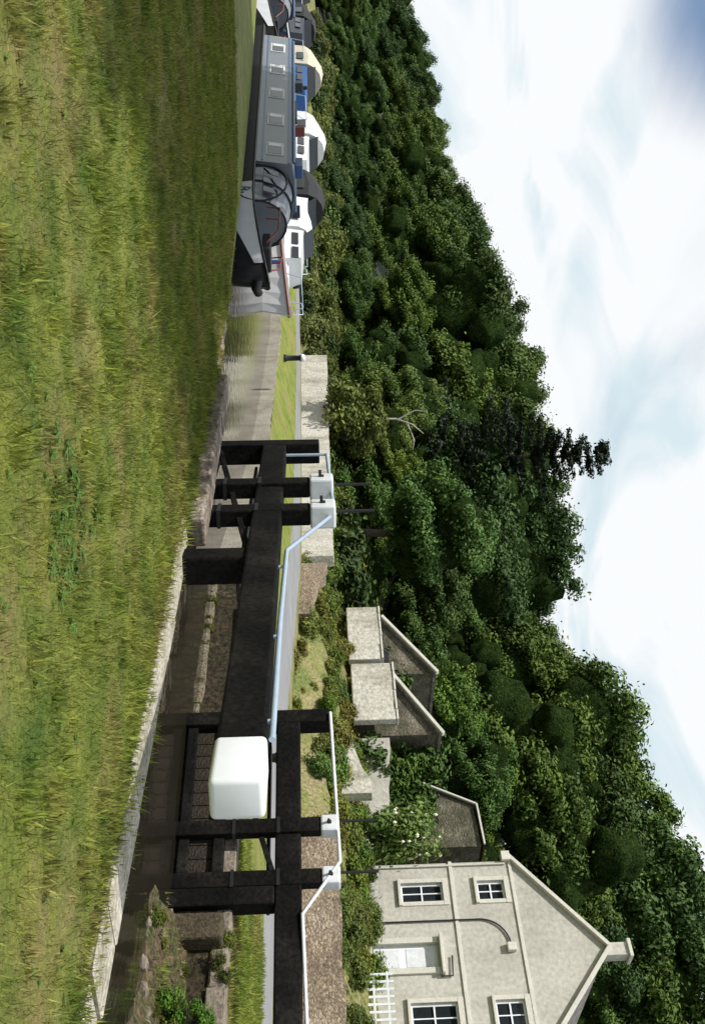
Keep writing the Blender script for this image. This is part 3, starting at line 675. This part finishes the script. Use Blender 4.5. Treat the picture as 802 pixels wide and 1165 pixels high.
mesh_obj('side_walls',[(0,0,0),(0,dep,0),(0,dep,hh),(0,0,hh),(w,0,0),(w,dep,0),(w,dep,hh),(w,0,hh),(w/2,dep,hh+gb)],[(0,3,2,1),(4,5,6,7),(1,2,8,6,5)],M_STONE,H)
box('string_course',(w+.06,.08,.12),(w/2,-.02,3.15),M_TRIM,H,bev=.01)
box('string_course',(w+.04,.07,.11),(w/2,-.02,5.25),M_TRIM,H,bev=.01)
for sgn in (1,-1):
    x_e=0-.25 if sgn>0 else w+.25; ze=hh-.25*gb/(w/2)+.05; 
    V=[(x_e,.12,ze),(w/2,.12,hh+gb+.05),(w/2,dep+.1,hh+gb+.05),(x_e,dep+.1,ze),(x_e,.12,ze-.12),(w/2,.12,hh+gb-.07),(w/2,dep+.1,hh+gb-.07),(x_e,dep+.1,ze-.12)]
    mesh_obj('roof_slope',V,[(0,1,2,3),(4,7,6,5),(0,4,5,1),(0,3,7,4),(3,2,6,7)],M_SLATE,H)
    p0=(x_e,-.02,ze+.02); p1=(w/2,-.02,hh+gb+.10)
    beam('verge_coping',p0,p1,.34,.13,M_TRIM,H,.015)
    box('kneeler',(.34,.36,.30),(x_e+.12*sgn,-.02,ze+.0),M_TRIM,H,bev=.02)
box('chimney_base',(.42,.5,.8),(w/2,.35,hh+gb+.35),M_STONE,H,bev=.01)
box('chimney_cap',(.60,.68,.12),(w/2,.35,hh+gb+.81),M_TRIM,H,bev=.02)
arc=[(2.1,-.06,.3),(2.1,-.06,3.9)]+[(2.1+.9*(1-math.cos(t)),-.06,3.9+.95*math.sin(t)) for t in np.linspace(.15,1.5,9)]
tube('drain_pipe',arc,.03,M_IRON,H); box('vent_box',(.28,.2,.3),(3.1,-.1,4.85),M_TRIM,H,bev=.03)
tube('waste_pipe',[(3.3,-.08,2.85),(3.95,-.08,2.8),(3.95,-.08,2.4)],.03,M_IRON,H)
tube('gutter_pipe',[(.12,-.06,.1),(.12,-.06,5.1)],.035,M_TRIM,H)
AX=group('stone_annex',(10.6,38.9,3.1),RZ)
V=[(0,0,0),(2.9,0,0),(2.9,0,4.6),(1.2,0,4.5),(0,0,1.9),(0,4,0),(2.9,4,0),(2.9,4,4.6),(1.2,4,4.5),(0,4,1.9)]
mesh_obj('walls',V,[(0,1,2,3,4),(0,4,9,5),(1,6,7,2)],M_DARKWALL,AX)  # annex front: shade and ivy painted in as a dark wall colour
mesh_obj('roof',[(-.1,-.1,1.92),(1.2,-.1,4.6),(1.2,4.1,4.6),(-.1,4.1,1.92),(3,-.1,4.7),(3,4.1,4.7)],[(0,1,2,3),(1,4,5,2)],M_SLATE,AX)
beam('verge',(-.15,-.14,1.92),(1.2,-.14,4.60),.10,.07,M_TRIM,AX); beam('ridge',(1.2,-.14,4.63),(2.9,-.14,4.7),.10,.07,M_TRIM,AX)
def outbuilding(loc,w,h0,h1,dep,wallh):
    g=group('stone_outbuilding',loc,RZ)
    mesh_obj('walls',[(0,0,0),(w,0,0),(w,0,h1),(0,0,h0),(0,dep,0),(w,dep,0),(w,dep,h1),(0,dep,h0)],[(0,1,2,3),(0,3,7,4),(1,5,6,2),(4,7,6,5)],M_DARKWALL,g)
    mesh_obj('roof',[(-.15,-.15,h0+.03),(w+.1,-.15,h1+.06),(w+.1,dep+.1,h1+.06),(-.15,dep+.1,h0+.03),(-.15,-.15,h0-.08),(w+.1,-.15,h1-.05),(w+.1,dep+.1,h1-.05),(-.15,dep+.1,h0-.08)],[(0,1,2,3),(4,7,6,5),(0,4,5,1),(1,5,6,2),(0,3,7,4)],M_SLATE,g)
    beam('verge_coping',(-.2,-.18,h0+.08),(w+.12,-.18,h1+.12),.24,.14,M_TRIM,g,.02)
    box('forecourt_wall',(w,.35,wallh),(w/2,-.9,wallh/2),M_PALEWALL,g,bev=.04)
    box('return_wall',(.3,.72,wallh*.98),(.15,-.36,wallh/2),M_PALEWALL,g,bev=.02)
    n=int(w/.42)
    for i in range(n): box('wall_coping',(w/n-.015,.45,.08),(w*(i+.5)/n,-.9+rnd.uniform(-.02,.02),wallh+.042+rnd.uniform(-.012,.012)),M_TRIM,g,bev=.02,rz=rnd.uniform(-.03,.03))
    box('doorway',(.7,.06,1.7),(w*.68,-.03,.95),M_BHULL,g)
outbuilding((5.05,45,3.1),3.0,1.55,3.7,3.5,1.4)
outbuilding((6.95,41,3.1),2.8,1.6,3.4,3.0,1.65)
strip_wall('garden_wall',[(8.9,38.6),(10.4,37.1),(12.1,35.4)],.3,2.6,(4.5,4.2),M_STONE,None,.05)
strip_wall('garden_wall',[(8.1,35.0),(9.0,34.3),(9.6,33.4)],.4,2.2,(3.0,3.5),M_PALEWALL,None,.12)
gf=group('picket_fence')
for i in range(14):
    x=14.9+.667*i*.22-.9;y=30.9-.745*i*.22-.9; box('picket',(.07,.03,.8),(x,y,3.4),M_WHITE2,gf,rz=RZ)
for z in (3.2,3.62): beam('fence_rail',(13.95,30.05,z),(16.0,27.8,z),.03,.06,M_WHITE2,gf,0)

# ------------------------------------------------------------------ boats
def loft(name,secs,mat,parent,cap=True):
    n=len(secs[0]);V=[p for s in secs for p in s];Fc=[]
    for i in range(len(secs)-1):
        for j in range(n): Fc.append((i*n+j,i*n+(j+1)%n,(i+1)*n+(j+1)%n,(i+1)*n+j))
    if cap: Fc.append(tuple(range(n))[::-1]); Fc.append(tuple((len(secs)-1)*n+j for j in range(n)))
    return mesh_obj(name,V,Fc,mat,parent)
def narrowboat(loc,rz,L_=19.0,cabmat=M_BGREY,name_text=True,hullmat=M_BHULL,title='narrowboat'):
    g=group(title,loc,rz); g.scale=(1,1,1.10)
    def hw(x):
        t=min(1,-x/3.4); return .06+.99*math.sin(t*math.pi/2)**.8
    def top(x): t=max(0,1+x/4.0); return .70+.42*t*t
    xs=[-.0,-.15,-.4,-.8,-1.3,-1.9,-2.6,-3.4,-6,-12,-L_+.8,-L_]
    secs=[]
    for x in xs:
        w=hw(x) if x>-L_+.1 else .75; z=top(x)
        secs.append([(x,-w,z),(x-.25 if x>-1 else x,-w*.86,-.5),(x-.25 if x>-1 else x,w*.86,-.5),(x,w,z)])
    loft('hull',secs,hullmat,g)
    for s in (-1,1):
        tube('gunwale_strake',[(x,s*(hw(x)+.01),top(x)-.02) for x in xs[:-1]],.03,M_BHULL,g)
        px=[-.5,-.8,-1.3,-1.9,-2.6,-3.2,-3.9]
        dd=lambda x: .10+.62*min(1,(-x)/2.6)
        V=[(x,s*(hw(x)+.012),top(x)-.04) for x in px]+[(x,s*(hw(x)*(1-.14*dd(x)/1.2)+.014),top(x)-.04-dd(x)) for x in px]; n=len(px)
        mesh_obj('bow_panel',V,[(i,i+1,n+i+1,n+i) for i in range(n-1)],M_WHITE,g)
    c0=-5.6;c1=-L_+1.6; cb=.66;ct=1.62
    loft('cabin',[[(x,-.93,cb),(x,-.80,ct),(x,-.4,ct+.06),(x,.4,ct+.06),(x,.80,ct),(x,.93,cb)] for x in (c0,c1)],cabmat,g)
    loft('roof_panel',[[(x,-.79,ct+.012),(x,-.4,ct+.075),(x,.4,ct+.075),(x,.79,ct+.012)] for x in (c0-.1,c1+.1)],M_BROOF,g)
    for s in (-1,1):
        tube('roof_handrail',[(c0-.2,s*.76,ct+.07),(c1+.3,s*.76,ct+.07)],.04,M_BBLUE,g)
        tilt=math.atan2(.13,.96)
        for k in range(5):
            x=c0-1.0-k*2.35
            if x<c1+.6: break
            ro=(tilt if s>0 else -tilt,0,0)
            box('window_frame',(.92,.03,.48),(x,s*.868,1.18),M_WHITE2,g,rot=ro,bev=.01)
            box('window_glass',(.82,.03,.38),(x,s*.876,1.18),M_GLASS,g,rot=ro,bev=.01)
            box('curtain',(.22,.03,.34),(x-.27,s*.8785,1.18),M_GRP,g,rot=ro)
        box('coach_line',(c0-c1-.2,.012,.04),((c0+c1)/2,s*.915,.86),M_BBLUE,g,rot=(tilt if s>0 else -tilt,0,0))
        for q_ in (ct-.06,): box('cant_stripe',(c0-c1-.1,.012,.07),((c0+c1)/2,s*(.815),q_),M_BBLUE,g,rot=(tilt if s>0 else -tilt,0,0))
    def hoop(x,w,h): return [(x,w*math.cos(t),.70+h*math.sin(t)) for t in np.linspace(0,math.pi,13)]
    loft('cratch_cover',[hoop(-3.4,.70,.76),hoop(-4.2,.84,.88),hoop(-5.55,.88,.94)],M_BGREY,g)
    for x,w,h in ((-3.4,.72,.78),(-4.4,.86,.91),(-5.4,.90,.96)): tube('canopy_hoop',hoop(x,w,h),.028,M_KCANVAS,g)
    for s in (-1,1):
        for k,x in enumerate((-3.85,-4.35,-4.85)):
            box('cratch_window',(.32,.02,.40),(x,s*(.80+.045*k),1.10),M_GLASS,g,rot=((.36 if s>0 else -.36),0,0),bev=.01)
    tube('hoop_fender',[(-3.9+1.15*math.cos(t),-1.0,.86+.66*math.sin(t)) for t in np.linspace(0,6.283,30)],.03,M_KCANVAS,g)
    for s in (-1,1):
        tube('bow_rail',[(-2.9,s*.75,1.0),(-2.9,s*.72,1.35),(-1.9,s*.55,1.30),(-1.5,s*.42,1.02)],.022,M_RED,g)
        tube('bow_rail',[(-2.4,s*.66,1.0),(-2.4,s*.63,1.33)],.022,M_RED,g)
    box('bow_locker',(.9,.7,.2),(-1.75,0,1.02),M_KCANVAS,g,bev=.04)
    tube('bow_fender',[(.06,-.18,.85),(.16,0,.8),(.06,.18,.85)],.11,M_BHULL,g)
    for k,(x,yy,sx,sy,sz,m) in enumerate([(-7.5,.1,.7,.4,.22,M_BBLUE),(-10,-.1,.3,.3,.3,M_RED),(-12.2,.1,1.6,.25,.08,M_OLDTIMBER),(-14.5,0,.35,.35,.28,M_GREENB)]):
        box('roof_item',(sx,sy,sz),(x,yy,ct+.08+sz/2),m,g,bev=.03)
    tube('chimney',[(-15.4,.35,ct),(-15.4,.35,ct+.5)],.07,M_IRON,g)
    box('stern_rail_box',(.5,1.3,.5),(c1-.5,0,.85),hullmat,g,bev=.05)
    tube('tiller',[(-L_+.2,0,.7),(-L_+.2,0,1.3),(-L_+1.1,0,1.4)],.03,M_WHITE2,g)
    if name_text:
        cu=bpy.data.curves.new('name_lettering','FONT'); cu.body='ROWEN'; cu.size=.42; cu.extrude=.003; cu.materials.append(M_IRON)
        o=bpy.data.objects.new('name_lettering',cu); a=math.atan2(hw(-3.4)-hw(-1.6),1.8)
        o.location=(-3.5,-(hw(-3.5)+.05),.34); o.rotation_euler=(math.radians(85),0,a+.04); link(o,g)
    return g
rzb=math.atan2(-.746,.666)
narrowboat((-5.75,25.1,-.52),rzb)
narrowboat((-19.1,40.1,-.52),rzb,18,M_GREENB,False,title='narrowboat')
def cruiser(loc,rz,L_=8.0,hull=M_GRP,stripe=M_BBLUE,canopy=M_CREAM,ch=1.0,title='cabin_cruiser',s=1.0):
    g=group(title,loc,rz); g.scale=(s,s,s)
    def hw(x): t=min(1,-x/(L_*.45)); return .05+1.15*math.sin(t*math.pi/2)**.75
    def top(x): return .95+.35*max(0,1+x/(L_*.6))**1.5
    xs=[0,-.3,-.8,-1.5,-2.4,-3.6,-L_*.7,-L_]
    loft('hull',[[(x,-hw(x),top(x)),(x-.35*(1+x/L_),-hw(x)*.78,0),(x-.6*(1+x/L_),0,-.4),(x-.35*(1+x/L_),hw(x)*.78,0),(x,hw(x),top(x))] for x in xs],hull,g)
    for sd in (-1,1): tube('rubbing_strake',[(x,sd*(hw(x)+.01),top(x)-.12) for x in xs],.04,stripe,g)
    a0=-1.8;a1=-L_*.62
    loft('cabin',[[(a0,-.55,1.15),(a0-.9,-.5,1.2),(a0-.9,.5,1.2),(a0,.55,1.15)],[(a0-.9,-.95,1.0),(a0-1.1,-.8,1.75),(a0-1.1,.8,1.75),(a0-.9,.95,1.0)],[(a1,-1.0,1.0),(a1,-.85,1.9),(a1,.85,1.9),(a1,1.0,1.0)]],hull,g)
    for sd in (-1,1):
        for k in range(2): box('side_window',(.75,.03,.3),(a1+.6+k*.95,sd*.93,1.5),M_GLASS,g,rot=((.16 if sd>0 else -.16),0,0),bev=.01)
    loft('windscreen',[[(a1+.25,-.8,1.88),(a1+.25,.8,1.88),(a1+.22,.8,1.9),(a1+.22,-.8,1.9)],[(a1-.25,-.75,2.35),(a1-.25,.75,2.35),(a1-.28,.75,2.35),(a1-.28,-.75,2.35)]],M_GLASS,g)
    def arch(x,w,h): return [(x,w*math.cos(t),1.0+h*math.sin(t)**.6) for t in np.linspace(0,math.pi,9)]
    loft('canopy',[arch(a1-.2,1.0,1.35*ch),arch(a1-1.2,1.05,1.45*ch),arch(-L_+.5,1.0,1.15*ch)],canopy,g)
    for sd in (-1,1):
        box('canopy_window',(.9,.02,.4),(a1-1.1,sd*1.035,1.55),M_GLASS,g,bev=.01)
        tube('pulpit_rail',[(-.2,sd*.15,top(-.2)),(-.3,sd*.2,top(0)+.5),(-1.6,sd*.8,top(-1)+.55),(-1.8,sd*.85,top(-1.8))],.025,M_GALV,g)
    for k in range(3): tube('fender',[(-2.2-k*1.8,-hw(-2.2-k*1.8)-.12,.35),(-2.2-k*1.8,-hw(-2.2-k*1.8)-.12,.85)],.09,M_GRP if k%2 else M_BBLUE,g)
    return g
cruiser((-9.6,48.5,-.52),rzb+.25,7.5,canopy=M_GRP,stripe=M_RED,ch=.9,s=1.1)
cruiser((-13.2,55,-.52),rzb+.1,8.0,canopy=M_KCANVAS,ch=1.2,s=1.25)
cruiser((-18.5,60,-.52),rzb+.05,8.5,canopy=M_GRP,ch=1.2,s=1.35)
cruiser((-25.5,65.5,-.52),rzb+.05,8.5,hull=M_BCANVAS,stripe=M_GRP,canopy=M_CREAM,ch=1.2,s=1.35)
cruiser((-31.5,70,-.52),rzb,9,hull=M_GREENB,stripe=M_GRP,canopy=M_KCANVAS,ch=1.1,s=1.3)
cruiser((-40,80,-.52),rzb,9,hull=M_GREENB,canopy=M_BCANVAS,ch=1.0,s=1.3)

# ------------------------------------------------------------------ light & sky
el=math.radians(50); hx,hy=-.90,-.436
sun=bpy.data.lights.new('sun','SUN'); sun.energy=5.0; sun.angle=math.radians(.53); sun.color=(1,.955,.88)
so_=bpy.data.objects.new('sun',sun); v=Vector((hx*math.cos(el),hy*math.cos(el),math.sin(el))); so_.rotation_euler=v.to_track_quat('Z','Y').to_euler(); link(so_)
wld=bpy.data.worlds.new('World'); S.world=wld; wld.use_nodes=True; nt=wld.node_tree; N=nt.nodes;L=nt.links
for n in list(N): N.remove(n)
out=N.new('ShaderNodeOutputWorld'); sky=N.new('ShaderNodeTexSky'); sky.sky_type='NISHITA'; sky.sun_disc=False; sky.sun_elevation=el; sky.sun_rotation=math.atan2(hx,hy)
sky.air_density=1.0; sky.dust_density=1.0; sky.ozone_density=1.5
bg=N.new('ShaderNodeBackground'); bg.inputs['Strength'].default_value=.12; L.new(sky.outputs[0],bg.inputs['Color'])
tc=N.new('ShaderNodeTexCoord'); mp=N.new('ShaderNodeMapping'); mp.inputs['Scale'].default_value=(1.0,1.0,2.6); mp.inputs['Rotation'].default_value=(0,.35,.3); mp.inputs['Location'].default_value=(.35,.2,.15)
L.new(tc.outputs['Generated'],mp.inputs['Vector'])
n1=N.new('ShaderNodeTexNoise'); n1.inputs['Scale'].default_value=2.3; n1.inputs['Detail'].default_value=8; n1.inputs['Roughness'].default_value=.52; n1.inputs['Distortion'].default_value=.5
L.new(mp.outputs['Vector'],n1.inputs['Vector'])
sx=N.new('ShaderNodeSeparateXYZ'); L.new(tc.outputs['Generated'],sx.inputs[0])
eg=N.new('ShaderNodeMapRange'); eg.inputs['From Min'].default_value=.22; eg.inputs['From Max'].default_value=.42; eg.inputs['To Min'].default_value=.26; eg.inputs['To Max'].default_value=.0; L.new(sx.outputs['Z'],eg.inputs['Value'])
dv=N.new('ShaderNodeVectorMath'); dv.operation='DISTANCE'; dv.inputs[1].default_value=(-.43,.83,.37); L.new(tc.outputs['Generated'],dv.inputs[0])
hl=N.new('ShaderNodeMapRange'); hl.inputs['From Min'].default_value=.03; hl.inputs['From Max'].default_value=.13; hl.inputs['To Min'].default_value=-.40; hl.inputs['To Max'].default_value=0; L.new(dv.outputs['Value'],hl.inputs['Value'])
ad=N.new('ShaderNodeMath'); ad.operation='ADD'; L.new(n1.outputs['Fac'],ad.inputs[0]); L.new(eg.outputs['Result'],ad.inputs[1])
ad2=N.new('ShaderNodeMath'); ad2.operation='ADD'; L.new(ad.outputs[0],ad2.inputs[0]); L.new(hl.outputs['Result'],ad2.inputs[1])
cr=N.new('ShaderNodeMapRange'); cr.interpolation_type='SMOOTHSTEP'; cr.inputs['From Min'].default_value=.18; cr.inputs['From Max'].default_value=.62; L.new(ad2.outputs[0],cr.inputs['Value'])
n2=N.new('ShaderNodeTexNoise'); n2.inputs['Scale'].default_value=4.5; n2.inputs['Detail'].default_value=8; n2.inputs['Distortion'].default_value=1.0; L.new(mp.outputs['Vector'],n2.inputs['Vector'])
cc=N.new('ShaderNodeValToRGB'); cc.color_ramp.elements[0].position=.38; cc.color_ramp.elements[0].color=(.70,.83,.89,1); cc.color_ramp.elements[1].position=.52; cc.color_ramp.elements[1].color=(.96,.98,1.0,1); L.new(n2.outputs['Fac'],cc.inputs['Fac'])
bc=N.new('ShaderNodeBackground'); bc.inputs['Strength'].default_value=1.0; L.new(cc.outputs[0],bc.inputs['Color'])
ms=N.new('ShaderNodeMixShader'); L.new(cr.outputs['Result'],ms.inputs[0]); L.new(bg.outputs[0],ms.inputs[1]); L.new(bc.outputs[0],ms.inputs[2]); L.new(ms.outputs[0],out.inputs['Surface'])
# ------------------------------------------------------------------ camera (held on its side)
cam=bpy.data.cameras.new('camera'); co=bpy.data.objects.new('camera',cam); link(co)
cam.sensor_fit='VERTICAL'; cam.sensor_height=36; cam.lens=36*1130/1165; cam.clip_end=3000; cam.clip_start=.1
p=math.atan(48/1130); r=math.radians(1.2)
Fw=Vector((0,math.cos(p),math.sin(p))); Up=Vector((0,-math.sin(p),math.cos(p))); R=Vector((1,0,0))
R2=R*math.cos(r)-Up*math.sin(r); U2=Up*math.cos(r)+R*math.sin(r)
M=Matrix((U2,-R2,-Fw)).transposed().to_4x4(); M.translation=(0,0,1.6); co.matrix_world=M
S.camera=co
S.view_settings.view_transform='Standard'; S.view_settings.look='None'; S.view_settings.exposure=0
